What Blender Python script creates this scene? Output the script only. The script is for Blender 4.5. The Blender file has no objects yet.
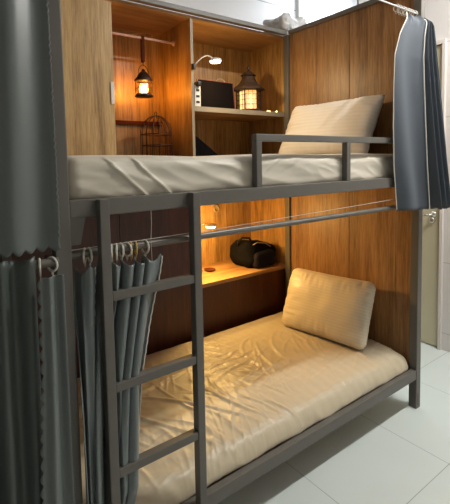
import bpy, bmesh, math, random
from mathutils import Vector, Matrix, noise
random.seed(7)
scn = bpy.context.scene
COL = scn.collection
PI = math.pi

# ------------------------------------------------------------------ materials
def new_mat(name):
    m = bpy.data.materials.new(name); m.use_nodes = True
    nt = m.node_tree; b = nt.nodes['Principled BSDF']
    return m, nt, b
def srgb(r, g, b):
    f = lambda c: (c/255/12.92) if c/255 <= .04045 else ((c/255+.055)/1.055)**2.4
    return (f(r), f(g), f(b), 1)
def plain(name, col, rough=.5, metal=0, bump=0, bscale=200, var=.08, vscale=8, spec=.5, trans=0, sheen=0):
    m, nt, b = new_mat(name)
    N, L = nt.nodes, nt.links
    tc = N.new('ShaderNodeTexCoord')
    n = N.new('ShaderNodeTexNoise'); n.inputs['Scale'].default_value = vscale; n.inputs['Detail'].default_value = 4
    L.new(tc.outputs['Object'], n.inputs['Vector'])
    mx = N.new('ShaderNodeMix'); mx.data_type = 'RGBA'
    mx.inputs['A'].default_value = tuple(c*(1-var) for c in col[:3])+(1,)
    mx.inputs['B'].default_value = tuple(min(1, c*(1+var)) for c in col[:3])+(1,)
    L.new(n.outputs['Fac'], mx.inputs['Factor']); L.new(mx.outputs['Result'], b.inputs['Base Color'])
    b.inputs['Roughness'].default_value = rough; b.inputs['Metallic'].default_value = metal
    b.inputs['Specular IOR Level'].default_value = spec
    if trans: b.inputs['Transmission Weight'].default_value = trans
    if sheen: b.inputs['Sheen Weight'].default_value = sheen; b.inputs['Sheen Roughness'].default_value = .4
    if bump:
        n2 = N.new('ShaderNodeTexNoise'); n2.inputs['Scale'].default_value = bscale; n2.inputs['Detail'].default_value = 3
        L.new(tc.outputs['Object'], n2.inputs['Vector'])
        bp = N.new('ShaderNodeBump'); bp.inputs['Strength'].default_value = bump; bp.inputs['Distance'].default_value = .002
        L.new(n2.outputs['Fac'], bp.inputs['Height']); L.new(bp.outputs['Normal'], b.inputs['Normal'])
    return m
def wood(name, dark, mid, light, along='Z', rough=.42, offset=0):
    m, nt, b = new_mat(name); N, L = nt.nodes, nt.links
    tc = N.new('ShaderNodeTexCoord'); mp = N.new('ShaderNodeMapping')
    s = [1, 1, 1]; s['XYZ'.index(along)] = .06
    mp.inputs['Scale'].default_value = s; mp.inputs['Location'].default_value = (offset, offset*.7, offset*.3)
    L.new(tc.outputs['Object'], mp.inputs['Vector'])
    n1 = N.new('ShaderNodeTexNoise'); n1.inputs['Scale'].default_value = 13; n1.inputs['Detail'].default_value = 5; n1.inputs['Distortion'].default_value = .9
    n2 = N.new('ShaderNodeTexNoise'); n2.inputs['Scale'].default_value = 130; n2.inputs['Detail'].default_value = 6; n2.inputs['Roughness'].default_value = .65
    L.new(mp.outputs[0], n1.inputs['Vector']); L.new(mp.outputs[0], n2.inputs['Vector'])
    ad = N.new('ShaderNodeMath'); ad.operation = 'MULTIPLY_ADD'; ad.inputs[1].default_value = .45
    sc = N.new('ShaderNodeMath'); sc.operation = 'MULTIPLY'; sc.inputs[1].default_value = .55
    L.new(n2.outputs['Fac'], sc.inputs[0]); L.new(n1.outputs['Fac'], ad.inputs[0]); L.new(sc.outputs[0], ad.inputs[2])
    cr = N.new('ShaderNodeValToRGB'); e = cr.color_ramp.elements
    e[0].position = .35; e[0].color = dark; e[1].position = .67; e[1].color = light
    k = e.new(.5); k.color = mid
    L.new(ad.outputs[0], cr.inputs['Fac']); L.new(cr.outputs['Color'], b.inputs['Base Color'])
    b.inputs['Roughness'].default_value = rough
    bp = N.new('ShaderNodeBump'); bp.inputs['Strength'].default_value = .15; bp.inputs['Distance'].default_value = .001
    L.new(n2.outputs['Fac'], bp.inputs['Height']); L.new(bp.outputs['Normal'], b.inputs['Normal'])
    return m
def tiles(name, col, joint, axes, off, size, width, rough, var=.03, bumpy=0.0):
    """joints of a grid over two object axes"""
    m, nt, b = new_mat(name); N, L = nt.nodes, nt.links
    tc = N.new('ShaderNodeTexCoord'); sp = N.new('ShaderNodeSeparateXYZ'); L.new(tc.outputs['Object'], sp.inputs[0])
    masks = []
    for ax, o, s in zip(axes, off, size):
        if s is None: continue
        a = N.new('ShaderNodeMath'); a.operation = 'SUBTRACT'; a.inputs[1].default_value = o; L.new(sp.outputs[ax], a.inputs[0])
        md = N.new('ShaderNodeMath'); md.operation = 'PINGPONG'; md.inputs[1].default_value = s/2; L.new(a.outputs[0], md.inputs[0])
        lt = N.new('ShaderNodeMath'); lt.operation = 'LESS_THAN'; lt.inputs[1].default_value = width/2; L.new(md.outputs[0], lt.inputs[0])
        masks.append(lt.outputs[0])
    out = masks[0]
    if len(masks) > 1:
        mxm = N.new('ShaderNodeMath'); mxm.operation = 'MAXIMUM'; L.new(masks[0], mxm.inputs[0]); L.new(masks[1], mxm.inputs[1]); out = mxm.outputs[0]
    n = N.new('ShaderNodeTexNoise'); n.inputs['Scale'].default_value = 3; n.inputs['Detail'].default_value = 6
    L.new(tc.outputs['Object'], n.inputs['Vector'])
    c1 = N.new('ShaderNodeMix'); c1.data_type = 'RGBA'
    c1.inputs['A'].default_value = tuple(c*(1-var*3) for c in col[:3])+(1,); c1.inputs['B'].default_value = col
    L.new(n.outputs['Fac'], c1.inputs['Factor'])
    c2 = N.new('ShaderNodeMix'); c2.data_type = 'RGBA'; c2.inputs['B'].default_value = joint
    L.new(c1.outputs['Result'], c2.inputs['A']); L.new(out, c2.inputs['Factor']); L.new(c2.outputs['Result'], b.inputs['Base Color'])
    b.inputs['Roughness'].default_value = rough
    bp = N.new('ShaderNodeBump'); bp.inputs['Strength'].default_value = .4; bp.inputs['Distance'].default_value = .002; bp.invert = True
    L.new(out, bp.inputs['Height']); L.new(bp.outputs['Normal'], b.inputs['Normal'])
    return m
def satin(name, col, rough=.38, stripe=None, stripe_axis=1, per=.03, sheen=.25):
    m, nt, b = new_mat(name); N, L = nt.nodes, nt.links
    tc = N.new('ShaderNodeTexCoord')
    n = N.new('ShaderNodeTexNoise'); n.inputs['Scale'].default_value = 420; n.inputs['Detail'].default_value = 2
    L.new(tc.outputs['Object'], n.inputs['Vector'])
    bp = N.new('ShaderNodeBump'); bp.inputs['Strength'].default_value = .12; bp.inputs['Distance'].default_value = .0006
    L.new(n.outputs['Fac'], bp.inputs['Height']); L.new(bp.outputs['Normal'], b.inputs['Normal'])
    b.inputs['Base Color'].default_value = col
    b.inputs['Roughness'].default_value = rough
    b.inputs['Sheen Weight'].default_value = sheen
    if stripe:
        sp = N.new('ShaderNodeSeparateXYZ'); L.new(tc.outputs['Object'], sp.inputs[0])
        pp = N.new('ShaderNodeMath'); pp.operation = 'PINGPONG'; pp.inputs[1].default_value = per; L.new(sp.outputs[stripe_axis], pp.inputs[0])
        lt = N.new('ShaderNodeMath'); lt.operation = 'LESS_THAN'; lt.inputs[1].default_value = per*.5; L.new(pp.outputs[0], lt.inputs[0])
        mx = N.new('ShaderNodeMix'); mx.data_type = 'RGBA'; mx.inputs['A'].default_value = col; mx.inputs['B'].default_value = stripe
        L.new(lt.outputs[0], mx.inputs['Factor']); L.new(mx.outputs['Result'], b.inputs['Base Color'])
    return m
def emit(name, col, strength, base=(.8, .8, .8, 1)):
    m, nt, b = new_mat(name); b.inputs['Base Color'].default_value = base
    b.inputs['Emission Color'].default_value = col; b.inputs['Emission Strength'].default_value = strength
    return m
def glass(name, col=(1, 1, 1, 1), rough=.05):
    m, nt, b = new_mat(name); b.inputs['Base Color'].default_value = col
    b.inputs['Transmission Weight'].default_value = 1; b.inputs['Roughness'].default_value = rough; b.inputs['IOR'].default_value = 1.2
    return m

def thin_glass(name, tint):
    m, nt, b = new_mat(name); N, L = nt.nodes, nt.links
    tr = N.new('ShaderNodeBsdfTransparent'); tr.inputs[0].default_value = tint
    gl = N.new('ShaderNodeBsdfGlossy'); gl.inputs['Roughness'].default_value = .08
    mx = N.new('ShaderNodeMixShader'); mx.inputs[0].default_value = .12
    L.new(tr.outputs[0], mx.inputs[1]); L.new(gl.outputs[0], mx.inputs[2]); L.new(mx.outputs[0], N['Material Output'].inputs['Surface']); return m
def glow_mottled(name):
    m, nt, b = new_mat(name); N, L = nt.nodes, nt.links
    tc = N.new('ShaderNodeTexCoord'); n = N.new('ShaderNodeTexNoise'); n.inputs['Scale'].default_value = 45; n.inputs['Detail'].default_value = 2
    L.new(tc.outputs['Object'], n.inputs['Vector'])
    cr = N.new('ShaderNodeValToRGB'); e = cr.color_ramp.elements
    e[0].position = .38; e[0].color = (.5, .17, .012, 1); e[1].position = .66; e[1].color = (1, .52, .11, 1)
    L.new(n.outputs['Fac'], cr.inputs['Fac']); L.new(cr.outputs['Color'], b.inputs['Emission Color']); b.inputs['Emission Strength'].default_value = 1.7
    return m
M = {}
M['wood'] = wood('wood_laminate', srgb(104, 74, 36), srgb(160, 120, 66), srgb(196, 156, 96))
M['wood_end'] = wood('wood_laminate_end', srgb(100, 70, 40), srgb(146, 106, 64), srgb(176, 136, 88), offset=3.3)
M['wood_door'] = wood('wood_laminate_door', srgb(132, 100, 56), srgb(176, 140, 88), srgb(204, 170, 114), offset=7.7)
M['wood_x'] = wood('wood_laminate_shelf', srgb(116, 80, 42), srgb(160, 118, 70), srgb(188, 146, 94), along='X', offset=1.2)
M['wood_shaded'] = wood('wood_laminate_shaded', srgb(52, 24, 12), srgb(72, 34, 17), srgb(92, 46, 22), offset=5.1)  # laminate darkened: the shade under the upper bunk is put into its colour
M['edge'] = plain('edge_band', srgb(148, 135, 112), .5)
M['batten'] = plain('dark_batten', srgb(84, 36, 18), .8, spec=.1)
M['steel'] = plain('grey_powder_coated_steel', srgb(95, 91, 84), .45, bump=.1, bscale=500, var=.04)
M['steel_dark'] = plain('rod_steel', srgb(102, 98, 90), .42, .2)
M['rod_white'] = plain('white_rod', srgb(220, 220, 222), .3)
M['rod_copper'] = plain('copper_rod', srgb(222, 176, 150), .3, .2)
M['rust'] = plain('rust', srgb(98, 80, 70), .8, var=.3, vscale=60)
M['curtain'] = satin('grey_satin', srgb(92, 98, 95), .36, sheen=.1)
M['curtain_blue'] = satin('blue_grey_satin', srgb(80, 86, 94), .85, sheen=.05)
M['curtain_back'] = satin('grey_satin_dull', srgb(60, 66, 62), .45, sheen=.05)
M['curtain_bright'] = satin('silver_grey_satin', srgb(100, 107, 106), .28, sheen=.1)
M['trim'] = plain('cream_piping', srgb(225, 218, 205), .5)
M['ring'] = plain('clear_plastic_ring', srgb(205, 202, 192), .3)
M['ring_warm_lit'] = plain('warm_lit_plastic_ring', srgb(200, 165, 90), .3)  # yellow of the warm light put into the ring colour
M['sheet'] = satin('cream_sheet', srgb(198, 189, 172), .5, stripe=srgb(193, 184, 166), stripe_axis=1, per=.025)
M['sheet_low'] = satin('cream_striped_sheet', srgb(190, 176, 148), .42, stripe=srgb(187, 172, 144), stripe_axis=0, per=.03)
M['pillow'] = satin('pillow_cloth', srgb(232, 224, 212), .5, stripe=srgb(228, 219, 206), stripe_axis=2, per=.012)
M['pillow_low'] = satin('pillow_cloth_striped', srgb(210, 196, 170), .45, stripe=srgb(205, 191, 164), stripe_axis=2, per=.009)
M['floor'] = tiles('floor_tile', srgb(202, 210, 206), srgb(152, 158, 155), (0, 1), (1.06, .215), (.6, .52), .0035, .3, .03)
M['wall'] = tiles('wall_tile_right', srgb(222, 217, 214), srgb(190, 182, 178), (1, 2), (.23, .66), (None, .53), .006, .3)
M['wall_back'] = tiles('wall_tile_back', srgb(226, 227, 230), srgb(150, 156, 160), (0, 2), (2.9, 2.79), (None, .6), .008, .45)
M['paint'] = plain('white_paint', srgb(225, 225, 225), .8, var=.02)
M['door'] = plain('beige_door', srgb(196, 190, 160), .45, var=.03)
M['frame'] = plain('white_frame', srgb(214, 206, 198), .45, var=.03)
M['gap'] = plain('dark_gap', srgb(60, 50, 44), .8)
M['chrome'] = plain('chrome', srgb(215, 210, 200), .22, .9)
M['white_plastic'] = plain('white_plastic', srgb(225, 222, 215), .35)
M['black_plastic'] = plain('black_plastic', srgb(26, 24, 24), .35)
M['screen'] = plain('dark_screen', srgb(12, 9, 9), .8, var=.02, spec=.03)
M['redbrown'] = plain('red_brown_case', srgb(96, 40, 26), .5)
M['black_cloth'] = plain('black_cloth', srgb(12, 11, 12), .9, spec=.08, bump=.5, bscale=300)
M['black_cloth2'] = plain('black_webbing', srgb(20, 18, 20), .8, spec=.15, bump=.5, bscale=500)
M['dark_metal'] = plain('dark_bronze', srgb(58, 40, 28), .45, .4, var=.2, vscale=60)
M['roof_dark'] = plain('dark_weathered_metal', srgb(48, 34, 24), .6, .1, var=.3, vscale=50, spec=.2)
M['bulb'] = emit('lantern_glow', (1, .6, .2, 1), 12)
M['candle'] = glow_mottled('house_lantern_glow')
M['lamp_face'] = emit('reading_lamp_glow', (1, .82, .52, 1), 30)
M['fairy'] = emit('fairy_glow', (1, .65, .2, 1), 10)
M['glass'] = thin_glass('lantern_glass', (1, .93, .8, 1))
M['clear'] = glass('clear_glass', (1, 1, 1, 1))
M['bag_plastic'] = plain('grey_plastic_bag', srgb(196, 198, 200), .3, bump=.6, bscale=40, spec=.7)
M['tube'] = emit('ceiling_tube_glow', (.95, .98, 1, 1), 20)
M['ply'] = wood('plywood', srgb(150, 118, 80), srgb(180, 146, 104), srgb(200, 168, 126), along='X')
M['brown_dish'] = plain('brown_lacquer', srgb(70, 30, 18), .25)
M['cord'] = plain('pale_cord', srgb(190, 185, 175), .7)

# ------------------------------------------------------------------ helpers
def thing(name, label, cat, loc, group=None):
    o = bpy.data.objects.new(name, None); COL.objects.link(o); o.location = loc
    o.empty_display_size = .05
    o['label'] = label; o['category'] = cat
    if group: o['group'] = group
    return o
def wloc(o):
    v = Vector(o.location)
    while o.parent: o = o.parent; v += Vector(o.location)
    return v
def obj(name, bm, mat, parent=None, smooth=False, label=None):
    bmesh.ops.recalc_face_normals(bm, faces=bm.faces[:])
    if parent is not None:
        d = wloc(parent)
        bmesh.ops.translate(bm, verts=bm.verts[:], vec=-d)
    me = bpy.data.meshes.new(name); bm.to_mesh(me); bm.free()
    if smooth:
        for p in me.polygons: p.use_smooth = True
    for mm in (mat if isinstance(mat, (list, tuple)) else [mat]): me.materials.append(mm)
    o = bpy.data.objects.new(name, me); COL.objects.link(o)
    if parent is not None: o.parent = parent
    if label: o['label'] = label
    return o
def tag(o, label, cat, group=None):
    o['label'] = label; o['category'] = cat
    if group: o['group'] = group
    return o
def struct(name, bm, mat, parent=None, **k):
    o = obj(name, bm, mat, parent, **k)
    if parent is None: o['kind'] = 'structure'
    return o
def BM(): return bmesh.new()
def box(bm, a, b, bev=0.0):
    vs = [bm.verts.new((x, y, z)) for x in (a[0], b[0]) for y in (a[1], b[1]) for z in (a[2], b[2])]
    F = [(0, 1, 3, 2), (4, 6, 7, 5), (0, 4, 5, 1), (2, 3, 7, 6), (0, 2, 6, 4), (1, 5, 7, 3)]
    fs = [bm.faces.new([vs[i] for i in f]) for f in F]
    bmesh.ops.recalc_face_normals(bm, faces=fs)
    if bev:
        es = set(e for f in fs for e in f.edges)
        bmesh.ops.bevel(bm, geom=list(es), offset=bev, segments=2, affect='EDGES', profile=.6)
    return bm
def mbox(a, b, bev=0.0): return box(BM(), a, b, bev)
def tube(bm, pts, r, n=10, closed=False):
    pts = [Vector(p) for p in pts]; rings = []
    N = len(pts); prev = None
    for i, p in enumerate(pts):
        if closed: t = pts[(i+1) % N]-pts[i-1]
        else: t = pts[min(i+1, N-1)]-pts[max(i-1, 0)]
        t.normalize()
        if prev is None:
            up = Vector((0, 0, 1)) if abs(t.z) < .9 else Vector((1, 0, 0))
            u = t.cross(up).normalized()
        else:
            u = (prev - t*prev.dot(t)).normalized()
        prev = u; v = t.cross(u)
        rr = r[i] if isinstance(r, (list, tuple)) else r
        rings.append([bm.verts.new(p+(u*math.cos(2*PI*k/n)+v*math.sin(2*PI*k/n))*rr) for k in range(n)])
    M_ = N if closed else N-1
    for i in range(M_):
        a, b = rings[i], rings[(i+1) % N]
        for k in range(n): bm.faces.new((a[k], a[(k+1) % n], b[(k+1) % n], b[k]))
    if not closed:
        bm.faces.new(rings[0][::-1]); bm.faces.new(rings[-1])
    return bm
def lathe(bm, prof, c, n=24):
    rings = []
    for r, z in prof:
        rings.append([bm.verts.new((c[0]+r*math.cos(2*PI*k/n), c[1]+r*math.sin(2*PI*k/n), c[2]+z)) for k in range(n)])
    for a, b in zip(rings, rings[1:]):
        for k in range(n): bm.faces.new((a[k], a[(k+1) % n], b[(k+1) % n], b[k]))
    if prof[0][0] > 1e-6: bm.faces.new(rings[0][::-1])
    if prof[-1][0] > 1e-6: bm.faces.new(rings[-1])
    bmesh.ops.remove_doubles(bm, verts=bm.verts[:], dist=1e-6)
    return bm
def rbox_grid(a, b, r, n, disp=None):
    """dense rounded box: n=(nx,ny,nz) cells, optional displacement(p, normal)->Vector"""
    bm = BM(); a = Vector(a); b = Vector(b); s = b-a
    seen = {}
    def vert(i, j, k):
        key = (i, j, k)
        if key in seen: return seen[key]
        p = Vector((a.x+s.x*i/n[0], a.y+s.y*j/n[1], a.z+s.z*k/n[2]))
        q = Vector([min(max(p[m], a[m]+r), b[m]-r) for m in range(3)])
        d = p-q
        if d.length > 1e-9:
            nn = d.normalized(); p2 = q+nn*r
        else: nn = Vector((0, 0, 1)); p2 = p
        if disp: p2 = p2+disp(p2, nn)
        seen[key] = bm.verts.new(p2); return seen[key]
    def face(*ks): bm.faces.new([vert(*k) for k in ks])
    for i in range(n[0]):
        for j in range(n[1]):
            for k in (0, n[2]): face((i, j, k), (i+1, j, k), (i+1, j+1, k), (i, j+1, k))
        for k in range(n[2]):
            for j in (0, n[1]): face((i, j, k), (i+1, j, k), (i+1, j, k+1), (i, j, k+1))
    for j in range(n[1]):
        for k in range(n[2]):
            for i in (0, n[0]): face((i, j, k), (i, j+1, k), (i, j+1, k+1), (i, j, k+1))
    return bm
def cloth(f, nu, nv, th=.0016):
    """open sheet f(u,v)->Vector given a real thickness"""
    bm = BM()
    g = [[bm.verts.new(f(i/nu, j/nv)) for i in range(nu+1)] for j in range(nv+1)]
    for j in range(nv):
        for i in range(nu): bm.faces.new((g[j][i], g[j][i+1], g[j+1][i+1], g[j+1][i]))
    bm.normal_update()
    h = [[bm.verts.new(g[j][i].co-g[j][i].normal*th) for i in range(nu+1)] for j in range(nv+1)]
    for j in range(nv):
        for i in range(nu): bm.faces.new((h[j][i], h[j+1][i], h[j+1][i+1], h[j][i+1]))
    for i in range(nu):
        bm.faces.new((g[0][i], h[0][i], h[0][i+1], g[0][i+1])); bm.faces.new((g[nv][i], g[nv][i+1], h[nv][i+1], h[nv][i]))
    for j in range(nv):
        bm.faces.new((g[j][0], g[j+1][0], h[j+1][0], h[j][0])); bm.faces.new((g[j][nu], h[j][nu], h[j+1][nu], g[j+1][nu]))
    return bm
def copy_tree(o, parent=None):
    c = o.copy(); COL.objects.link(c)
    if parent: c.parent = parent
    for ch in list(o.children): copy_tree(ch, c)
    return c

# ------------------------------------------------------------------ setting
XR, YB, ZC = 2.83, 1.45, 3.15
struct('floor', mbox((-2.2, -3.0, -.05), (4.2, 1.55, 0)), M['floor'])
struct('ceiling', mbox((-2.2, -3.0, ZC), (4.2, 1.55, ZC+.05)), M['paint'])
struct('wall_back', mbox((-2.2, YB, 0), (4.2, YB+.08, ZC)), M['wall_back'])
struct('wall_left', mbox((-2.28, -3.0, 0), (-2.2, YB, ZC)), M['paint'])
struct('wall_front', mbox((-2.2, -3.08, 0), (4.2, -3.0, ZC)), M['paint'])
struct('wall_alcove', mbox((4.12, .98, 0), (4.2, YB, ZC)), M['paint'])
# right wall with the door opening: Y .31 .. .97
DY0, DY1, DZ = .262, .97, 2.27
w = BM(); box(w, (XR, -3.0, 0), (XR+.1, DY0, ZC)); box(w, (XR, DY0, DZ), (XR+.1, .98, ZC)); box(w, (XR, .965, 0), (4.12, .98, ZC))
struct('wall_right', w, M['wall'])
struct('trim_1', mbox((2.60, YB-.035, 0), (2.72, YB, ZC), .003), M['paint'])
d = bpy.data.objects.new('door_1', None); COL.objects.link(d); d.location = (XR, .62, 0); d['kind'] = 'structure'
f = BM(); box(f, (XR-.02, DY0, 0), (XR+.08, DY0+.022, DZ), .002); box(f, (XR-.02, .94, 0), (XR+.08, .965, DZ), .002); box(f, (XR-.02, DY0+.022, DZ-.03), (XR+.08, .94, DZ), .002)
obj('door_frame', f, M['frame'], d)
obj('door_stop', mbox((XR+.012, DY0+.022, 0), (XR+.07, DY0+.034, DZ-.03)), M['gap'], d)
p = BM(); box(p, (XR+.005, DY0+.034, .008), (XR+.045, .935, DZ-.035), .003)

obj('door_leaf', p, M['door'], d)
h = BM(); lathe(h, [(.0, 0), (.022, 0), (.022, .01), (.0, .01)], (0, 0, 0), 16)
bmesh.ops.rotate(h, verts=h.verts[:], cent=(0, 0, 0), matrix=Matrix.Rotation(-PI/2, 3, 'Y')); bmesh.ops.translate(h, verts=h.verts[:], vec=(XR+.004, .335, 1.01))
tube(h, [(XR+.004, .335, 1.01), (XR-.035, .335, 1.01), (XR-.042, .345, 1.009), (XR-.042, .43, 1.0)], .009, 10)
obj('door_handle', h, M['chrome'], d, smooth=True)
h = BM(); lathe(h, [(.0, 0), (.024, 0), (.02, .012), (.008, .014), (0, .014)], (0, 0, 0), 16)
bmesh.ops.rotate(h, verts=h.verts[:], cent=(0, 0, 0), matrix=Matrix.Rotation(-PI/2, 3, 'Y')); bmesh.ops.translate(h, verts=h.verts[:], vec=(XR+.004, .345, .965))
obj('door_lock', h, M['chrome'], d, smooth=True)

# ------------------------------------------------------------------ bunk bed
L, W = 2.0, 1.0
P = .045                       # post
ZU, ZL, ZT = 1.333, .227, 2.345
bed = thing('bunk_bed', 'grey steel bunk bed with ladder, guard rail and wood-grain end panel', 'bunk bed', (L/2, W/2, 0))
ZTOP = 2.42
def post(x, y, z1=ZTOP):
    return mbox((x, y, 0), (x+P, y+P, z1), .004)
TOPF = 2.75
for x, y, z1 in ((0, 0, TOPF), (L-P, 0, 2.40), (0, W-P, ZT), (L-P, W-P, ZT)):
    po = obj('post', post(x, y, z1), M['steel'], bed)
    if x > 1 and y < .1:
        obj('rust_mark', box(BM(), (x+.012, y-.0006, .02), (x+.022, y+.001, .09)), M['rust'], po, label='rust-brown worn patch')
f = BM(); 
# rails
def rail(name, a, b, bev=.003, lab=None): return obj(name, mbox(a, b, bev), M['steel'], bed, label=lab)
rail('upper_rail', (P, .003, ZU-.05), (L-P, .033, ZU)); rail('upper_rail', (P, W-.04, ZU-.05), (L-P, W-.01, ZU))
rail('upper_rail', (.005, P, ZU-.05), (.035, W-P, ZU)); rail('upper_rail', (L-.035, P, ZU-.05), (L-.005, W-P, ZU))
rail('lower_rail', (P, .003, ZL-.054), (L-P, .033, ZL)); rail('lower_rail', (P, W-.04, ZL-.054), (L-P, W-.01, ZL))
rail('lower_rail', (.005, P, ZL-.054), (.035, W-P, ZL)); rail('lower_rail', (L-.035, P, ZL-.054), (L-.005, W-P, ZL))
rail('top_rail', (L-.038, P, ZT), (L-.003, W-P, ZT+.03)); rail('top_rail', (P, W-.04, ZT), (L-P, W-.005, ZT+.028))
obj('bed_base', mbox((P, .033, ZU-.045), (L-P, W-.04, ZU-.025)), M['ply'], bed)
obj('bed_base', mbox((P, .033, ZL-.05), (L-P, W-.04, ZL-.03)), M['ply'], bed)
# gusset under the upper rail at the left post
g = BM()
pts = [(P, .006, ZU-.05), (P+.045, .006, ZU-.05), (P+.028, .006, ZU-.128), (P, .006, ZU-.128)]
a_ = [g.verts.new(q) for q in pts]; b_ = [g.verts.new((q[0], q[1]+.004, q[2])) for q in pts]
g.faces.new(a_); g.faces.new(b_[::-1])
for i in range(4): g.faces.new((a_[i], a_[(i+1) % 4], b_[(i+1) % 4], b_[i]))
obj('gusset', g, M['steel'], bed)
# end panel: three boards with fine grooves
e = BM()
for y0, y1 in ((P+.001, .139), (.142, .453), (.456, W-P-.001)):
    box(e, (L-.026, y0, ZL), (L-.012, y1, ZT), .0012)
obj('end_panel', e, M['wood_end'], bed, label='wood-grain laminate panel at the right end')
# guard rail
T = .028
gr = BM(); box(gr, (.758, .004, 1.537-T), (L-P, .004+T, 1.537), .003)
gro = obj('guard_rail', gr, M['steel'], bed)
for x in (.758, 1.316): obj('guard_post', mbox((x, .004, ZU), (x+T, .004+T, 1.537-T), .003), M['steel'], bed)
# ladder
lb = BM(); box(lb, (.12, -.03, 0), (.15, .002, ZU), .003); box(lb, (.441, -.03, 0), (.471, .002, ZU), .003)
lad = obj('ladder', lb, M['steel'], bed)
for z in (1.057, .777, .508, .232): obj('rung', mbox((.15, -.028, z-.028), (.441, 0, z), .003), M['steel'], lad)
# curtain rods
def rod(name, x0, x1, y, z, r, mat, par, lab=None):
    return obj(name, tube(BM(), [(x0, y, z), (x1, y, z)], r, 14), mat, par, smooth=False, label=lab)
RY, RZ = .022, 1.174
rod('curtain_rod', P, L-P, RY, RZ, .0115, M['steel_dark'], bed, 'thin steel rod above the lower bunk')
rod('curtain_rod', P, L-P, .02, 2.205, .0036, M['rod_white'], bed, 'thin white rod above the upper bunk')

# neighbouring bunk in the same row (only its right end can be seen)
nb = thing('bunk_bed', 'neighbouring grey steel bunk frame hidden behind closed curtains on the left', 'bunk bed', (-.6, .5, 0))
for y in (0, W-P): obj('post', mbox((-1.2, y, 0), (-1.2+P, y+P, 2.75), .004), M['steel'], nb)
for z, h_ in ((ZU, .05), (ZL, .054)):
    nm = 'upper_rail' if z > 1 else 'lower_rail'
    obj(nm, mbox((-1.2+P, .004, z-h_), (-.001, .034, z), .003), M['steel'], nb); obj(nm, mbox((-1.2+P, W-.04, z-h_), (-.001, W-.01, z), .003), M['steel'], nb)
    obj('bed_base', mbox((-1.2+P, .034, z-.045), (-.001, W-.04, z-.025)), M['ply'], nb)
NY = -.028
rod('curtain_rod', -1.2, -.001, NY, RZ, .0115, M['steel_dark'], nb); rod('curtain_rod', -1.2, -.001, NY, 2.35, .006, M['rod_white'], nb)
for z in (RZ, 2.35):
    obj('rod_bracket', mbox((-1.19, NY-.004, z-.008), (-1.17, .002, z+.008)), M['steel'], nb)
    obj('rod_bracket', mbox((-.022, NY-.004, z-.008), (-.004, .04, z+.008)), M['steel'], nb)

# ------------------------------------------------------------------ wall cabinet behind the bed
CY0, CY1 = W+.002, W+.43
cab = thing('storage_cabinet', 'wood-grain storage cabinet with open niches built along the back of the bunk', 'cabinet', (L/2, 1.2, 0))
t = .018
def cpart(name, a, b, mat='wood', bev=.001, lab=None, par=None): return obj(name, mbox(a, b, bev), M[mat], par or cab, label=lab)
cpart('back_panel', (0, CY1-t, 0), (L-t, CY1, ZT-t))
cpart('side_panel', (L-t, CY0, 0), (L, CY1, ZT-t)); 
cpart('side_panel', (0, CY0, 0), (t, CY1-t, ZT-t))
cpart('top_panel', (0, CY0, ZT-t), (L, CY1, ZT), 'wood_x')
ed = cpart('divider', (1.137, CY0+.004, 1.46), (1.155, CY1-t, ZT-t))
cpart('edge_band', (1.1365, CY0, 1.46), (1.1555, CY0+.004, ZT-t), 'edge', 0, 'pale edging strip', ed)
cpart('divider', (1.137, CY0, .02), (1.155, CY1-t, 1.43))
cpart('niche_floor', (t, CY0, 1.43), (L-t, CY1-t, 1.46), 'wood_x')
sh = cpart('shelf', (1.155, CY0+.004, 1.76), (L-t, CY1-t, 1.79), 'wood_x')
cpart('edge_band', (1.155, CY0, 1.759), (L-t, CY0+.004, 1.7905), 'edge', 0, 'pale edging strip', sh)
cpart('desk_shelf', (1.155, CY0, .612), (L-t, CY1-t, .637), 'wood_x')
cpart('lower_panel', (1.155, CY0+.012, .02), (L-t, CY0+.03, .612), 'wood_shaded', lab='wood panel under the desk shelf, shade put into its colour')
cpart('cabinet_door', (t, CY0+.001, .02), (.62, CY0+.019, 1.425), 'wood_shaded', lab='wood door facing the lower bunk, shade put into its colour')
cpart('cabinet_door', (.623, CY0+.001, .02), (1.136, CY0+.019, 1.425), 'wood_shaded', lab='wood door facing the lower bunk, shade put into its colour')
dr = cpart('sliding_door', (t, CY0-.0185, 1.462), (.612, CY0-.0005, 2.315), 'wood_door', .0015, 'wood-grain sliding door')
cpart('handle', (.59, CY0-.026, 1.765), (.610, CY0-.018, 1.885), 'white_plastic', .002, 'white recessed pull', dr)
cpart('batten', (.62, CY1-t-.02, 1.700), (1.137, CY1-t, 1.726), 'batten', .002, 'dark brown batten')
hr = obj('hanging_rail', tube(BM(), [(.62, 1.2, 2.223), (1.137, 1.2, 2.223)], .008, 12), M['rod_copper'], cab, label='copper-coloured clothes rail')
fl = BM(); lathe(fl, [(0, 0), (.018, 0), (.018, .006), (.011, .014), (0, .014)], (0, 0, 0), 16)
bmesh.ops.rotate(fl, verts=fl.verts[:], cent=(0, 0, 0), matrix=Matrix.Rotation(-PI/2, 3, 'Y')); bmesh.ops.translate(fl, verts=fl.verts[:], vec=(1.137, 1.2, 2.223))
obj('bracket', fl, M['rod_copper'], hr, smooth=True)
# neighbour's cabinet
nc = thing('storage_cabinet', 'wood cabinet behind the neighbouring bunk, glimpsed through the gap under its upper curtain', 'cabinet', (-.6, 1.2, 0))
cpart('front_panel', (-1.2, CY0, 0), (-.004, CY0+t, ZT), 'wood_shaded', par=nc)
cpart('side_panel', (-1.2, CY0+t, 0), (-1.2+t, CY1, ZT), par=nc); cpart('top_panel', (-1.2+t, CY0+t, ZT-t), (-.004, CY1, ZT), 'wood_x', par=nc)

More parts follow.
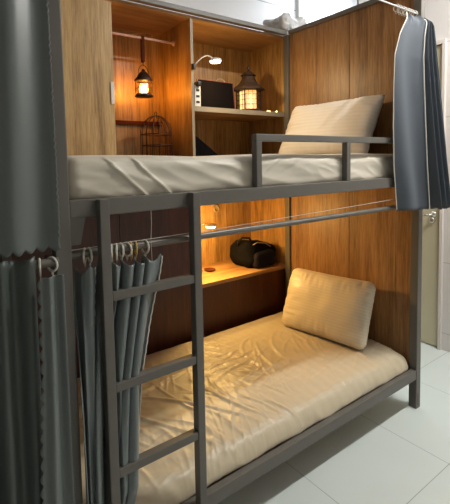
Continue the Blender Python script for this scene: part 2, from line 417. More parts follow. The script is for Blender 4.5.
# ------------------------------------------------------------------ mattresses
def fold(x, y, ang, cx, cy, s=1.0):
    u = (x-cx)*math.cos(ang)+(y-cy)*math.sin(ang); v = -(x-cx)*math.sin(ang)+(y-cy)*math.cos(ang)
    n = noise.noise(Vector((u*1.6*s, v*9*s, 3.1)))
    n2 = noise.noise(Vector((u*3*s+5, v*19*s, 7.7)))
    return (1-abs(n)*2.4)*.6+(1-abs(n2)*2.6)*.3
def disp_upper(p, n):
    k = .0035*fold(p.x, p.y+p.z, .15, 0, 0)
    q = noise.noise(Vector((p.x*2.2, p.y*2.2, 0)))*.009
    dz = 0
    if n.z > .3: dz = .008*math.sin(PI*min(max(p.y, 0), 1))+q
    out = Vector((0, 0, 0))
    if n.y < -.3:
        # loose diagonal folds on the front drop of the sheet
        a = p.x*9+(p.z-1.4)*26
        w_ = (1-abs(noise.noise(Vector((a*.42, p.z*3, 1))))*2.6)
        out.y = -.004*max(0, w_)
        for an_, sd in ((.5, 2), (-.25, 6), (.12, 8)):
            uu = p.x*math.cos(an_)+p.z*math.sin(an_); vv = -p.x*math.sin(an_)+p.z*math.cos(an_)+.02*noise.noise(p*5)
            out.y -= .006*max(0, 1-abs(noise.noise(Vector((uu*2.5, vv*17, sd))))*5)*max(0, noise.noise(Vector((p.x*2.7+sd, p.z*3, sd)))+.2)
        if p.x < .45:
            for x0 in (.16, .25):
                dd = (p.x-x0)-(1.455-p.z)*1.15
                out.y -= .007*math.exp(-(dd/.006)**2)
    return n*k+Vector((0, 0, dz))+out
mu = obj('mattress', rbox_grid((P+.006, .037, ZU-.022), (L-.038, W-.045, 1.455), .04, (420, 60, 26), disp_upper), M['sheet'], smooth=True)
tag(mu, 'mattress in a loose cream sheet on the upper bunk, behind the guard rail', 'mattress')
rf = random.Random(21); FOLDS = []
for k in range(26):                                   # creases pulled towards the front edge, left half
    FOLDS.append((rf.uniform(.25, 1.05), rf.uniform(.08, .5), -1.2+rf.uniform(-.28, .28), rf.uniform(.07, .2), rf.uniform(.0028, .0065), rf.uniform(.006, .010), rf.uniform(-1.6, 1.6)))
for k in range(22):                                   # curved creases running from the pillow, right half
    FOLDS.append((rf.uniform(1.1, 1.75), rf.uniform(.15, .68), -2.05+rf.uniform(-.3, .4), rf.uniform(.06, .2), rf.uniform(.0028, .0065), rf.uniform(.007, .012), rf.uniform(-2.4, -.4)))
FOLDS += [(.68, .36, -.9, .28, .008, .011, .3), (.82, .30, -1.3, .22, .008, .010, -.5), (1.36, .52, -2.0, .2, .008, .013, -1.5), (1.24, .50, -1.9, .17, .0075, .012, -1.2), (.6, .6, .2, .3, .006, .012, .3), (1.52, .38, -1.9, .15, .009, .014, -2.2), (.5, .3, -1.0, .25, .007, .011, .2)]
def disp_lower(p, n):
    q = noise.noise(Vector((p.x*2.0, p.y*2.4, 4)))*.007
    out = Vector((0, 0, 0))
    hf = min(1, max(0, (p.z-.205)/.085)); hf = hf*hf*(3-2*hf)
    if hf > 0:
        out.z = q+fold(p.x, p.y, -.55, 1.0, .2)*.0035-.045*math.exp(-(p.y-.03)/.11)
        fine = 0
        for an_, sc_, sd in ((-1.2, 1.0, 1), (-2.0, 1.3, 5), (.2, 1.1, 9)):
            uu = p.x*math.cos(an_)+p.y*math.sin(an_)+.05*noise.noise(p*3); vv = -p.x*math.sin(an_)+p.y*math.cos(an_)+.035*noise.noise(p*4+Vector((sd, 0, 0)))
            msk = max(0, noise.noise(Vector((p.x*2.3+sd, p.y*2.3, sd)))+.12)
            rg = 1-abs(noise.noise(Vector((uu*2.2*sc_, vv*18*sc_, sd*2))))*5
            fine += max(0, rg)*msk
        cr_ = 0
        for (x0, y0, an, ln, am, wd, cv) in FOLDS:
            dx, dy = p.x-x0, p.y-y0
            if abs(dx) > ln*1.5 or abs(dy) > ln*1.5: continue
            u = dx*math.cos(an)+dy*math.sin(an); v = -dx*math.sin(an)+dy*math.cos(an)+cv*u*u
            cr_ = max(cr_, am*math.exp(-(v/wd)**2)*math.exp(-(u/ln)**4))+.15*min(cr_, am)*0
        out.z += cr_+.007*fine
        out.z *= hf
    if n.y < -.3:
        w_ = 1-abs(noise.noise(Vector((p.x*6, p.z*7, 2))))*2.6
        out.y = -.005*max(0, w_)
    return out+n*.001*noise.noise(p*30)
ml = obj('mattress', rbox_grid((P+.008, .037, ZL-.028), (L-.034, W-.044, .33), .06, (380, 190, 14), disp_lower), M['sheet_low'], smooth=True)
tag(ml, 'mattress in a creased cream striped sheet on the lower bunk', 'mattress')

# ------------------------------------------------------------------ pillows
def pillow(w_, h_, th, mat, seed, pinch=.06, crumple=.006, ear=1.0):
    """local: x thickness, y width, z height"""
    bm = BM(); nu, nv = 56, 40
    def shape(u, v):
        y = (u*2-1); z = (v*2-1)
        e1 = 1-abs(y)**3.2; e2 = 1-abs(z)**2.8
        prof = max(0, e1*e2)**.42
        yy = y*w_/2*(1-pinch*(1-abs(z)**2)*abs(y)*.3); zz = z*h_/2*(1-pinch*(1-abs(y)**2)*abs(z))
        # slightly rounded corners
        c = max(0, abs(y)-.86)/.14*max(0, abs(z)-.82)/.18
        yy *= 1-.05*c*ear; zz *= 1-.07*c*ear
        return yy, zz, prof
    def wr(y, z, s):
        edge = max(abs(y)/(w_/2), abs(z)/(h_/2))
        a = noise.noise(Vector((y*9, z*9, seed+s*9)))*crumple*.7
        if abs(z)/(h_/2) > abs(y)/(w_/2): b_ = (1-abs(noise.noise(Vector((y*30, z*5, seed+s))))*3)
        else: b_ = (1-abs(noise.noise(Vector((y*5, z*30, seed+s))))*3)
        return a+b_*crumple*max(0, edge-.35)
    sides = []
    for s in (-1, 1):
        g = []
        for j in range(nv+1):
            row = []
            for i in range(nu+1):
                y, z, pr = shape(i/nu, j/nv)
                x = s*(pr*th/2 + (wr(y, z, s)*min(1, pr*2.0)))
                row.append(bm.verts.new((x, y, z)))
            g.append(row)
        for j in range(nv):
            for i in range(nu): bm.faces.new((g[j][i], g[j][i+1], g[j+1][i+1], g[j+1][i]))
        sides.append(g)
    bmesh.ops.remove_doubles(bm, verts=bm.verts[:], dist=1e-5)
    return bm
def place(bm, loc, yaw, lean, roll=0):
    Mx = Matrix.Translation(loc) @ Matrix.Rotation(yaw, 4, 'Z') @ Matrix.Rotation(lean, 4, 'Y') @ Matrix.Rotation(roll, 4, 'X')
    bmesh.ops.transform(bm, matrix=Mx, verts=bm.verts[:]); return bm
def pillow_obj(w_, h_, th, mat, seed, loc, yaw, lean, roll, label, **k):
    o = obj('pillow', pillow(w_, h_, th, mat, seed, **k), M[mat], smooth=True)
    o.matrix_world = Matrix.Translation(loc) @ Matrix.Rotation(yaw, 4, 'Z') @ Matrix.Rotation(lean, 4, 'Y') @ Matrix.Rotation(roll, 4, 'X')
    return tag(o, label, 'pillow')
pu = pillow_obj(.68, .41, .12, 'pillow', 3, (1.81, .505, 1.622), 0, .45, .02, 'cream pillow propped against the end panel on the upper bunk', crumple=.009, pinch=.09, ear=.35)
pl = pillow_obj(.575, .40, .14, 'pillow_low', 11, (1.765, .475, .516), .16, .40, 0, 'plump cream pillow leaning on the end panel of the lower bunk', crumple=.009, pinch=.03)

# ------------------------------------------------------------------ curtains
def ring_bm(c, R=.016, r=.0022, tilt=0.0, yaw=0.0):
    bm = BM(); pts = []
    for k in range(18):
        a = 2*PI*k/18
        v = Vector((0, math.cos(a)*R, math.sin(a)*R))
        v = Matrix.Rotation(yaw, 3, 'Z') @ v
        pts.append(Vector(c)+v)
    tube(bm, pts, r, 8, closed=True)
    return bm
def hook_bm(c, R, drop):
    """ring over the rod plus the small eye that holds the cloth"""
    bm = ring_bm(c, R, .0022 if R < .018 else .0032, yaw=random.uniform(-.5, .5))
    lo = Vector(c)+Vector((0, 0, -R))
    pts = [lo+Vector((0, math.cos(2*PI*k/12)*.005, -.006+math.sin(2*PI*k/12)*.005)) for k in range(12)]
    tube(bm, pts, .0016, 6, closed=True)
    tube(bm, [lo+Vector((0, 0, -.01)), lo+Vector((0, 0, -.01-drop))], .0012, 6)
    return bm
def scallop(x, per=.022, amp=.008): return amp*abs(math.sin(PI*x/per))
def lerp(a, b, t_): return a+(b-a)*t_
def interp(tab, z):
    for (z0, a), (z1, b) in zip(tab, tab[1:]):
        if (z0 >= z >= z1) or (z0 <= z <= z1): return lerp(a, b, (z-z0)/(z1-z0))
    return tab[-1][1] if abs(z-tab[-1][0]) < abs(z-tab[0][0]) else tab[0][1]

# upper curtain, drawn open to the right
CT, CB = 2.178, 1.168
leftX = [(2.178, 1.80), (2.13, 1.76), (2.05, 1.70), (1.94, 1.655), (1.80, 1.65), (1.60, 1.655), (1.40, 1.67), (1.168, 1.71)]
rightX = [(2.178, 1.985), (2.0, 2.0), (1.7, 2.02), (1.168, 2.055)]
def cur_r(u, v):
    z = lerp(CB, CT, v)
    xl, xr = interp(leftX, z), interp(rightX, z)
    k = 1-v
    if u < .5:                      # broad, almost flat front leaf
        s = u/.5
        x = lerp(xl, lerp(xl, xr, .53), s)
        y = lerp(-.012, -.05-.035*k, s)+.012*math.sin(s*PI*2.2+z*2)*(.4+.6*k)
        if v > .93: y += .01*math.sin(s*20)*(v-.93)/.07
    else:                           # bunched folds
        s = (u-.5)/.5
        x = lerp(lerp(xl, xr, .53), xr, s)+.006*math.sin(s*PI*7)
        amp = .018+.026*k
        y = lerp(-.05-.035*k, -.03-.07*k, s)+amp*math.sin(s*PI*7+.3*z)
    if v > .96: y = lerp(y, .02, (v-.96)/.04*.6)
    if v < .02: z -= scallop(u*1.1, .03, .008)
    z += -.012*abs(math.sin(u*PI*9))*max(0, v-.9)*10
    return Vector((x, y-.006, z))
cr_t = thing('curtain', 'blue-grey satin curtain gathered open at the right end of the upper bunk', 'curtain', (1.9, -.04, 1.17))
obj('cloth', cloth(cur_r, 180, 60), M['curtain_blue'], cr_t, smooth=True)
def edge_tube(f, u, n=60, r=.0028, off=(0, -.003, 0), amp=0):
    pts = []
    for j in range(n+1):
        q = f(u, j/n)+Vector(off)
        q.x += amp*math.sin(j*2.2)
        pts.append(q)
    return tube(BM(), pts, r, 6)
obj('piping', edge_tube(cur_r, 0.0), M['trim'], cr_t, label='cream edge piping')
obj('piping', edge_tube(cur_r, 0.485, 60, .0028, (0, -.006, 0)), M['trim'], cr_t, label='cream edge piping')
for x in (1.745, 1.775, 1.80, 1.825, 1.845, 1.87, 1.895, 1.92):
    obj('ring', hook_bm((x, .02, 2.205-.009), .017, .003), M['ring'], cr_t)

# lower curtain, drawn open to the left (inside the rail)
LX0 = [(1.16, .056), (1.0, .049), (.24, .047)]
LX1 = [(1.16, .325), (1.06, .31), (.9, .272), (.77, .245), (.6, .232), (.24, .205)]
CLB, CLT = .24, 1.145
def cur_l(u, v):
    z = lerp(CLB, CLT, v)
    x0, x1 = interp(LX0, z), interp(LX1, z)
    wob = noise.noise(Vector((u*3, z*1.1, 2)))
    ph = 2*PI*(4.9*u+.3*math.sin(u*9)+.75*wob)
    x = lerp(x0, x1, u)+.010*math.sin(ph+1.1)*min(1, u*6)
    amp = lerp(.036, .026, v)*(.8+.9*noise.noise(Vector((u*7, z*.8, 5))))
    y = -.002+amp*math.copysign(abs(math.sin(ph))**.8, math.sin(ph))+.005*math.sin(ph*2.1+z*5)+.004*noise.noise(Vector((u*20, z*3, 8)))
    zz = z-.02*abs(math.sin(u*PI*7+.5))*max(0, (v-.9)*10)
    return Vector((x, y, zz))
cl = thing('curtain', 'silver-grey satin curtain bunched on rings behind the ladder of the lower bunk', 'curtain', (.19, .02, .24))
def cur_l2(u, v):
    p_ = cur_l(u, v)
    # keep clear of the rails: between ladder and mattress
    near = min(1, max(0, (.030-abs(p_.x-.135))/.012))
    ymin = lerp(-.034, .0035, near)
    ymin = lerp(ymin, .0345, min(1, max(0, (.42-p_.z)/.14)))
    ymax = lerp(.034, .0365, min(1, max(0, (.42-p_.z)/.14)))
    c_ = (ymin+ymax)/2; h_ = (ymax-ymin)/2
    p_.y = c_+h_*math.tanh((p_.y-.0)/max(h_, .012)) if h_ > 0 else c_
    return p_
obj('cloth', cloth(cur_l2, 260, 90, .0012), M['curtain_bright'], cl, smooth=True)
obj('piping', edge_tube(cur_l2, .21, 80, .0022, (0, -.003, 0), .0015), M['trim'], cl, label='pale edge piping')
obj('piping', edge_tube(cur_l2, 1.0, 80, .0022, (0, -.002, 0), .001), M['trim'], cl, label='pale edge piping')
for i, x in enumerate((.088, .103, .172, .188, .203, .222, .236, .252, .285)):
    obj('ring', hook_bm((x, RY, RZ-.007), .021, .006), M['ring_warm_lit'] if i in (6, 7) else M['ring'], cl)

# neighbour's curtains
def cur_nu(u, v):
    z = lerp(1.222, 2.33, v)
    x = lerp(-1.15, -.006, u)
    amp = .012
    y = -.055+amp*math.sin(u*PI*17+.5*math.sin(z*2))+.012*noise.noise(Vector((x*6, z*1.2, 1)))
    if v < .01: z -= scallop(x, .03, .013)
    if u > .995: x += scallop(z, .02, .005)
    return Vector((x, y, z))
cn = thing('curtain', 'dark grey satin curtain with scalloped hem closed across the neighbouring upper bunk', 'curtain', (-.6, -.05, 1.22))
obj('cloth', cloth(cur_nu, 320, 120), M['curtain'], cn, smooth=True)
for i in range(16): obj('ring', hook_bm((-1.12+i*.073, NY-.003, 2.35-.005), .013, .004), M['ring'], cn)
def cur_nl(u, v):
    z = lerp(.03, 1.205, v)
    x = lerp(-1.15, -.068, u)
    amp = lerp(.016, .010, v)
    y = -.064+amp*math.sin(u*PI*34+.5*math.sin(z*2.5))+.006*noise.noise(Vector((x*8, z*1.2, 1)))
    z -= .008*abs(math.sin(u*PI*15))*max(0, v-.95)*20
    return Vector((x, y, z))
cn2 = thing('curtain', 'dark grey satin curtain closed across the neighbouring lower bunk, far left edge of view', 'curtain', (-.6, -.04, .03))
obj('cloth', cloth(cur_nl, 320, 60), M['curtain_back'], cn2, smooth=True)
for i in range(16):
    obj('ring', hook_bm((-1.11+i*.0665, NY, RZ-.005), .0185, .004), M['ring_warm_lit'], cn2)
def cur_nr(u, v):
    z = lerp(.03, 1.152, v)
    xl = interp([(1.16, -.062), (.9, -.066), (.5, -.085), (.03, -.10)], z)
    x = lerp(xl, -.006, u)
    y = -.090+.006*math.sin(u*PI*3.3+z)-.004*math.cos(u*PI)
    if u < .02: x -= scallop(z, .036, .009)
    return Vector((x, y, z))
cn3 = thing('curtain', 'narrow grey satin curtain leaf with scalloped edge hanging left of the front post', 'curtain', (-.05, -.06, .03))
obj('cloth', cloth(cur_nr, 50, 260), M['curtain'], cn3, smooth=True)
for x in (-.05, -.018): obj('ring', hook_bm((x, NY, RZ-.005), .0185, .006), M['ring'], cn3)

# ------------------------------------------------------------------ hanging lantern
lx, ly = .905, 1.2
ln = thing('lantern', 'glowing round metal lantern hanging from the clothes rail in the left niche', 'lantern', (lx, ly, 1.856))
s_ = BM()
box(s_, (lx-.009, ly-.0115, 2.075), (lx+.009, ly-.0095, 2.229)); box(s_, (lx-.009, ly+.0095, 2.075), (lx+.009, ly+.0115, 2.229))
box(s_, (lx-.009, ly-.0115, 2.229), (lx+.009, ly+.0115, 2.2335)); box(s_, (lx-.009, ly-.0115, 2.073), (lx+.009, ly+.0115, 2.075))
tube(s_, [(lx, ly, 2.075), (lx, ly, 2.052)], .002, 6)
obj('strap', s_, M['batten'], ln)
hb = BM(); tube(hb, [(lx+.036*math.cos(a*PI/12), ly, 2.0+.055*math.sin(a*PI/12)) for a in range(0, 13)], .0022, 6)
obj('handle', hb, M['dark_metal'], ln, smooth=True)
c_ = BM(); lathe(c_, [(.058, 0), (.060, .006), (.046, .022), (.036, .04), (.022, .055), (.010, .062), (.012, .07), (.006, .076), (0, .077)], (lx, ly, 1.955), 28)
obj('cap', c_, M['dark_metal'], ln, smooth=True)
b_ = BM(); lathe(b_, [(0, 0), (.056, 0), (.06, .006), (.052, .014), (.05, .018), (0, .018)], (lx, ly, 1.856), 28)
obj('base', b_, M['dark_metal'], ln, smooth=True)
g_ = BM(); lathe(g_, [(.044, 0), (.05, .02), (.052, .045), (.048, .07), (.042, .082), (.040, .082), (.046, .07), (.050, .045), (.048, .02), (.042, 0)], (lx, ly, 1.874), 28)
obj('glass', g_, M['glass'], ln, smooth=True)
c_ = BM()
for k in range(8):
    a = 2*PI*k/8
    tube(c_, [(lx+.055*math.cos(a), ly+.055*math.sin(a), 1.87), (lx+.057*math.cos(a), ly+.057*math.sin(a), 1.92), (lx+.053*math.cos(a), ly+.053*math.sin(a), 1.958)], .0016, 6)
tube(c_, [(lx+.057*math.cos(2*PI*k/24), ly+.057*math.sin(2*PI*k/24), 1.905) for k in range(24)], .0014, 6, closed=True)
obj('cage', c_, M['dark_metal'], ln)
b_ = BM(); lathe(b_, [(0, 0), (.018, .001), (.028, .014), (.030, .03), (.024, .044), (.012, .053), (0, .055)], (lx, ly, 1.88), 20)
obj('bulb', b_, M['bulb'], ln, smooth=True, label='glowing warm bulb')

# ------------------------------------------------------------------ bird cage ornament
bx_, by_ = .985, 1.2
bc = thing('birdcage', 'domed dark wire birdcage standing in the left niche below the lantern', 'birdcage', (bx_, by_, 1.46))
R_, zc = .102, 1.62
f = BM(); lathe(f, [(0, 0), (R_+.006, 0), (R_+.008, .01), (R_+.002, .022), (0, .022)], (bx_, by_, 1.46), 32); obj('base', f, M['dark_metal'], bc, smooth=True)
f = BM()
for k in range(7):
    a = PI*k/7
    pts = []
    for j in range(29):
        s = j/28
        if s < .22: r_, z_ = R_, lerp(1.48, zc, s/.22)
        elif s > .78: r_, z_ = -R_, lerp(zc, 1.48, (s-.78)/.22)
        else:
            th = PI*(s-.22)/.56; r_, z_ = R_*math.cos(th), zc+.122*math.sin(th)
        pts.append((bx_+r_*math.cos(a), by_+r_*math.sin(a), z_))
    tube(f, pts, .0022, 6)
obj('wire_bars', f, M['dark_metal'], bc)
f = BM()
for z_ in (1.55, zc): tube(f, [(bx_+R_*math.cos(2*PI*k/32), by_+R_*math.sin(2*PI*k/32), z_) for k in range(32)], .003, 6, closed=True)
obj('hoop', f, M['dark_metal'], bc)
f = BM(); tube(f, [(bx_, by_+.014*math.cos(2*PI*k/16), 1.754+.014*math.sin(2*PI*k/16)) for k in range(16)], .0022, 6, closed=True); obj('hanging_ring', f, M['dark_metal'], bc)

# ------------------------------------------------------------------ upper shelf things
tb = thing('tablet', 'dark tablet in a red-brown case standing upright on the upper shelf', 'tablet', (1.41, 1.1, 1.79))
f = mbox((-.16, -.004, 0), (.165, .008, .2), .003); place(f, (1.415, 1.10, 1.792), .05, 0, -.1); obj('case', f, M['redbrown'], tb)
f = mbox((-.155, -.0065, .006), (.152, -.0035, .195), .001); place(f, (1.415, 1.10, 1.792), .05, 0, -.1); obj('screen', f, M['screen'], tb)
ps = thing('power_strip', 'white power strip with dark sockets standing upright beside the tablet', 'power strip', (1.185, 1.03, 1.79))
obj('body', mbox((1.166, 1.01, 1.7905), (1.212, 1.045, 1.925), .004), M['white_plastic'], ps)
for z in (1.812, 1.848, 1.886): obj('socket', mbox((1.176, 1.0085, z), (1.202, 1.0115, z+.014), .001), M['black_plastic'], ps)
obj('plug', mbox((1.172, .985, 1.915), (1.205, 1.03, 1.945), .006), M['black_plastic'], ps)

hx, hy, hz = 1.70, 1.10, 1.79
hl = thing('lantern', 'house-shaped lattice lantern with a dark pointed roof standing on the upper shelf', 'lantern', (hx, hy, hz))
def hexpts(r, z, rot=PI/6): return [Vector((hx+r*math.cos(rot+k*PI/3), hy+r*math.sin(rot+k*PI/3), z)) for k in range(6)]
def prism(bm, levels):
    rs = [[bm.verts.new(q) for q in hexpts(r, z)] for r, z in levels]
    for a, b in zip(rs, rs[1:]):
        for k in range(6): bm.faces.new((a[k], a[(k+1) % 6], b[(k+1) % 6], b[k]))
    bm.faces.new(rs[0][::-1]); bm.faces.new(rs[-1])
    return bm
RR = .088
obj('base', prism(BM(), [(RR+.01, hz), (RR+.01, hz+.01), (RR, hz+.018)]), M['roof_dark'], hl)
obj('roof', prism(BM(), [(RR+.002, hz+.152), (RR+.034, hz+.156), (RR+.03, hz+.168), (RR*.78, hz+.205), (RR*.56, hz+.238), (RR*.52, hz+.256), (RR*.68, hz+.260), (RR*.3, hz+.288), (.012, hz+.298)]), M['roof_dark'], hl)
f = BM(); lathe(f, [(0, 0), (.008, 0), (.008, .01), (.014, .02), (.008, .03), (.003, .04), (0, .042)], (hx, hy, hz+.296), 14); obj('finial', f, M['roof_dark'], hl, smooth=True)
for k in range(6):
    a, b = hexpts(RR, hz+.018)[k], hexpts(RR, hz+.155)[k]
    obj('corner_bar', tube(BM(), [a, b], .0055, 6), M['roof_dark'], hl)
f = BM()
for k in range(6):
    a, b = hexpts(RR-.002, 0)[k], hexpts(RR-.002, 0)[(k+1) % 6]
    for s in (.33, .67):
        q = a.lerp(b, s); tube(f, [(q.x, q.y, hz+.018), (q.x, q.y, hz+.155)], .0022, 5)
    for z in (.05, .085, .12):
        tube(f, [(a.x, a.y, hz+z), (b.x, b.y, hz+z)], .0022, 5)
obj('lattice', f, M['roof_dark'], hl)
obj('glow_panel', prism(BM(), [(RR-.02, hz+.019), (RR-.02, hz+.15)]), M['candle'], hl, label='glowing amber panes')

# loose loops of clear fairy-light wire
f = BM()
pts = [(1.50+.045*math.cos(a*.45)+.0022*a, 1.22+.03*math.sin(a*.45), 1.797+.22*max(0, math.sin(a*.11))*1.0+.035*math.sin(a*.45)) for a in range(0, 43)]
fw = thing('fairy_lights', 'thin pale wire looped above the tablet with tiny amber lights on the shelf', 'fairy lights', (1.6, 1.2, 1.79))
for a in range(12): pts.append((1.60+.03*a, 1.24-.012*a, 1.797))
tube(f, pts, .0018, 5); obj('wire', f, M['cord'], fw)
for i, (x, y) in enumerate(((1.82, 1.03), (1.86, 1.05), (1.90, 1.02), (1.93, 1.06))):
    f = BM(); lathe(f, [(0, 0), (.005, .002), (.006, .007), (.003, .012), (0, .013)], (x, y, 1.7905), 10); obj('bulb', f, M['fairy'], fw, smooth=True)
f = BM(); tube(f, [(1.78, 1.12, 1.795), (1.82, 1.03, 1.795), (1.86, 1.05, 1.795), (1.90, 1.02, 1.795), (1.93, 1.06, 1.795)], .0018, 5); obj('wire', f, M['cord'], fw)

# black pouch standing at the niche divider
f = BM()
def pouch():
    bm = BM(); n = 20; rows = []
    for j in range(15):
        s = j/14; w0 = lerp(.27, .06, s); d0 = lerp(.09, .03, s)
        row = []
        for k in range(n):
            a = 2*PI*k/n
            x = 1.165+w0/2+ (w0/2)*math.copysign(abs(math.cos(a))**.6, math.cos(a)); y = 1.10+(d0/2)*math.copysign(abs(math.sin(a))**.7, math.sin(a))
            x += .006*noise.noise(Vector((k*.5, s*4, 1)))*s
            row.append(bm.verts.new((x, y, 1.4605+.15*s)))
        rows.append(row)
    for a, b in zip(rows, rows[1:]):
        for k in range(n): bm.faces.new((a[k], a[(k+1) % n], b[(k+1) % n], b[k]))
    bm.faces.new(rows[0][::-1]); bm.faces.new(rows[-1]); return bm
pb = obj('pouch', pouch(), M['black_cloth'], smooth=True)
tag(pb, 'black slanted cloth pouch standing under the upper shelf at the niche divider', 'pouch')

# ------------------------------------------------------------------ reading lamps
def lamp(root_p, head_p, name_label, nrm=(0, -.15, -1)):
    th = thing('reading_lamp', name_label, 'lamp', root_p)
    a, b = Vector(root_p), Vector(head_p)
    pts = []
    for k in range(15):
        s = k/14
        q = a.lerp(b, s); q.z += .035*math.sin(s*PI)+.01*s; q.y -= .02*math.sin(s*PI)
        pts.append(q)
    obj('gooseneck', tube(BM(), pts, .0035, 8), M['white_plastic'], th, smooth=True)
    obj('clamp', mbox((a.x-.006, a.y-.012, a.z-.022), (a.x+.012, a.y+.014, a.z+.014), .003), M['black_plastic'], th)
    f = BM(); lathe(f, [(0, .012), (.02, .012), (.036, .006), (.04, -.004), (.036, -.008), (0, -.008)], (b.x+.02, b.y, b.z+.004), 24)
    obj('head', f, M['white_plastic'], th, smooth=True)
    f = BM(); lathe(f, [(0, 0), (.034, 0), (.030, -.006), (0, -.008)], (b.x+.02, b.y, b.z-.0045), 24)
    obj('light_disc', f, M['lamp_face'], th, smooth=True, label='lit warm-white disc')
    return th
lamp((1.146, .99, 2.035), (1.27, .95, 2.076), 'small lit gooseneck lamp clipped to the divider above the tablet')
lamp((1.165, 1.04, .98), (1.30, 1.08, 1.0), 'small lit gooseneck lamp in the lower niche above the desk shelf')

# ------------------------------------------------------------------ lower niche things
bp = thing('backpack', 'black backpack lying on the desk shelf of the lower niche', 'backpack', (1.77, 1.2, .637))
def dbag(p, n): return n*(.016*noise.noise(p*9)+.006*noise.noise(p*24))-Vector((0, 0, max(0, (p.x-1.72))*.25*max(0, (p.z-.66)/.2)))
def clampz(bm, z0=.6385):
    for v in bm.verts: v.co.z = max(v.co.z, z0)
    return bm
obj('body', clampz(rbox_grid((1.64, 1.06, .635), (1.968, 1.32, .835), .075, (36, 26, 20), dbag)), M['black_cloth'], bp, smooth=True)
obj('front_pocket', clampz(rbox_grid((1.69, 1.03, .645), (1.90, 1.11, .765), .035, (24, 10, 14), lambda p, n: n*.008*noise.noise(p*14))), M['black_cloth2'], bp, smooth=True)
f = BM(); tube(f, [(1.66, 1.2, .79), (1.64, 1.18, .835), (1.66, 1.15, .865), (1.71, 1.13, .86), (1.74, 1.13, .82)], .008, 8); obj('carry_handle', f, M['black_cloth2'], bp, smooth=True)
f = BM(); tube(f, [(1.69, 1.085, .81), (1.74, 1.075, .83), (1.82, 1.07, .815), (1.88, 1.075, .78)], .004, 8); obj('zip', f, M['edge'], bp, smooth=True, label='pale zip edge')
f = BM(); lathe(f, [(0, .004), (.028, .004), (.04, .012), (.043, .018), (.041, .018), (.036, .012), (.0, .008)], (1.42, 1.24, .634), 28); 
for v in f.verts: v.co.z = max(v.co.z, .6375)
tag(obj('dish', f, M['brown_dish'], smooth=True), 'small round brown dish on the desk shelf left of the backpack', 'dish')
f = BM(); lathe(f, [(0, .004), (.022, .004), (.03, .014), (.028, .014), (.0, .008)], (1.335, 1.26, .634), 28)
for v in f.verts: v.co.z = max(v.co.z, .6375)
tag(obj('dish', f, M['brown_dish'], smooth=True), 'smaller brown dish at the left end of the desk shelf near the ladder', 'dish')
# wall hook ring on niche back
f = BM(); yb = CY1-t
tube(f, [(1.615+.022*math.cos(2*PI*k/24), yb-.008, 1.065+.022*math.sin(2*PI*k/24)) for k in range(24)], .005, 8, closed=True)
hk = thing('wall_hook', 'small pale ring hook on the back of the lower niche above the lamp', 'hook', (1.615, yb, 1.065))
obj('ring', f, M['edge'], hk, smooth=True)
f = BM(); tube(f, [(1.615, yb, 1.087), (1.615, yb-.014, 1.087)], .009, 12); obj('mount', f, M['edge'], hk)

# cords strung in front of the lower bunk
f = BM(); tube(f, [(P, .006, 1.192), (.32, .006, 1.193), (.7, .006, 1.197), (1.05, .006, 1.205), (1.5, .006, 1.215), (L-P, .006, 1.226)], .0011, 6)
tag(obj('cord', f, M['cord']), 'thin pale cord strung lengthwise just above the lower curtain rod', 'cord')
f = BM(); tube(f, [(.30, .0015, ZU-.049), (.301, .003, 1.24), (.300, .008, 1.19), (.301, .006, 1.12)], .0009, 6)
tag(obj('cord', f, M['cord']), 'short thin cord hanging straight down from the upper bunk rail', 'cord')

# crumpled plastic bag on top of the cabinet corner
def pbag(p, n):
    d_ = .03*noise.noise(p*11)+.014*abs(noise.noise(p*28))
    return n*d_+Vector((0, 0, .05*max(0, noise.noise(p*7+Vector((3, 1, 2))))*1.4))
bg = obj('plastic_bag', clampz(rbox_grid((1.90, .94, 2.37), (2.14, 1.17, 2.475), .03, (34, 30, 16), pbag), ZT+.0315), M['bag_plastic'], smooth=False)
tag(bg, 'crumpled pale grey plastic bag lying on the cabinet top at the back corner', 'plastic bag')

# ------------------------------------------------------------------ lights
def tube_light(name, x, y, z, ln_, label):
    th = thing(name, label, 'ceiling light', (x, y, z))
    obj('housing', mbox((x-ln_/2, y-.03, z), (x+ln_/2, y+.03, z+.04), .004), M['white_plastic'], th)
    obj('tube', tube(BM(), [(x-ln_/2+.02, y, z-.016), (x+ln_/2-.02, y, z-.016)], .014, 12), M['tube'], th)
    return th
def area(name, loc, rot, sx, sy, col, power):
    l = bpy.data.lights.new(name, 'AREA'); l.shape = 'RECTANGLE'; l.size = sx; l.size_y = sy; l.color = col; l.energy = power
    o = bpy.data.objects.new(name, l); COL.objects.link(o); o.location = loc; o.rotation_euler = rot; return o
def point(name, loc, col, power, r=.02):
    l = bpy.data.lights.new(name, 'POINT'); l.color = col; l.energy = power; l.shadow_soft_size = r
    o = bpy.data.objects.new(name, l); COL.objects.link(o); o.location = loc; return o
tube_light('ceiling_light', 2.2, -.7, ZC-.04, 1.0, 'white fluorescent ceiling light above the open floor')
area('ceiling_tube_light', (2.2, -.7, ZC-.08), (0, 0, 0), 1.0, .1, (1, .99, .95), 68)
tube_light('ceiling_light', 2.95, 1.15, ZC-.04, .5, 'short ceiling light added over the corner behind the cabinet end to brighten the wall')  # added fixture, unseen, brightens the back wall above the cabinet
area('alcove_fill_light', (2.95, 1.15, ZC-.08), (0, 0, 0), .5, .1, (.85, .93, 1), 16)  # fill for the added fixture
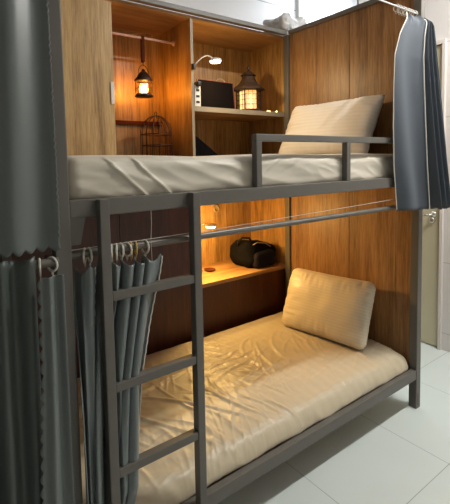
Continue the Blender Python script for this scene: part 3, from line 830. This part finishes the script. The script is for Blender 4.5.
def spot(name, loc, target, col, power, ang, blend=.6, r=.03):
    l = bpy.data.lights.new(name, 'SPOT'); l.color = col; l.energy = power; l.spot_size = ang; l.spot_blend = blend; l.shadow_soft_size = r
    o = bpy.data.objects.new(name, l); COL.objects.link(o); o.location = loc
    o.rotation_euler = (Vector(target)-Vector(loc)).to_track_quat('-Z', 'Y').to_euler(); return o
point('lantern_light', (lx, ly, 1.905), (1, .47, .08), 22, .038)
point('upper_reading_glow', (1.29, .99, 2.04), (1, .66, .26), 2.5, .03)
spot('upper_reading_light', (1.29, .95, 2.05), (1.75, .85, 1.5), (1, .74, .42), 13, 2.9, .8)
spot('lower_reading_light', (1.32, 1.08, .975), (1.36, .8, .3), (1, .64, .22), 17, 2.8, .7)
point('lower_reading_glow', (1.32, 1.17, .965), (1, .62, .18), 14, .03)
w_ = bpy.data.worlds.new('world'); scn.world = w_; w_.use_nodes = True
w_.node_tree.nodes['Background'].inputs[0].default_value = (.7, .8, .9, 1); w_.node_tree.nodes['Background'].inputs[1].default_value = .1

# ------------------------------------------------------------------ camera
CAMP = (-0.29922618, -1.14065877, 1.43159013); yaw, pitch, roll = -0.60750927, -0.06660379, -0.02283666
F_, PX, PY = 405.39, -24.096, -62.146
cy, sy, cp, sp = math.cos(yaw), math.sin(yaw), math.cos(pitch), math.sin(pitch)
fwd = Vector((-sy*cp, cy*cp, sp)); right = Vector((cy, sy, 0)); up = right.cross(fwd)
cr, sr = math.cos(roll), math.sin(roll)
r2 = right*cr+up*sr; u2 = -right*sr+up*cr
cam = bpy.data.cameras.new('camera'); co = bpy.data.objects.new('camera', cam); COL.objects.link(co)
co.matrix_world = Matrix(((r2.x, u2.x, -fwd.x, CAMP[0]), (r2.y, u2.y, -fwd.y, CAMP[1]), (r2.z, u2.z, -fwd.z, CAMP[2]), (0, 0, 0, 1)))
cam.sensor_fit = 'VERTICAL'; cam.sensor_height = 24; cam.lens = F_/504*24
cam.shift_x = -PX/504; cam.shift_y = PY/504; cam.clip_start = .02
scn.camera = co
scn.view_settings.view_transform = 'Standard'; scn.view_settings.look = 'None'
scn.view_settings.gamma = 1; scn.view_settings.use_curve_mapping = False; scn.view_settings.exposure = 0.0
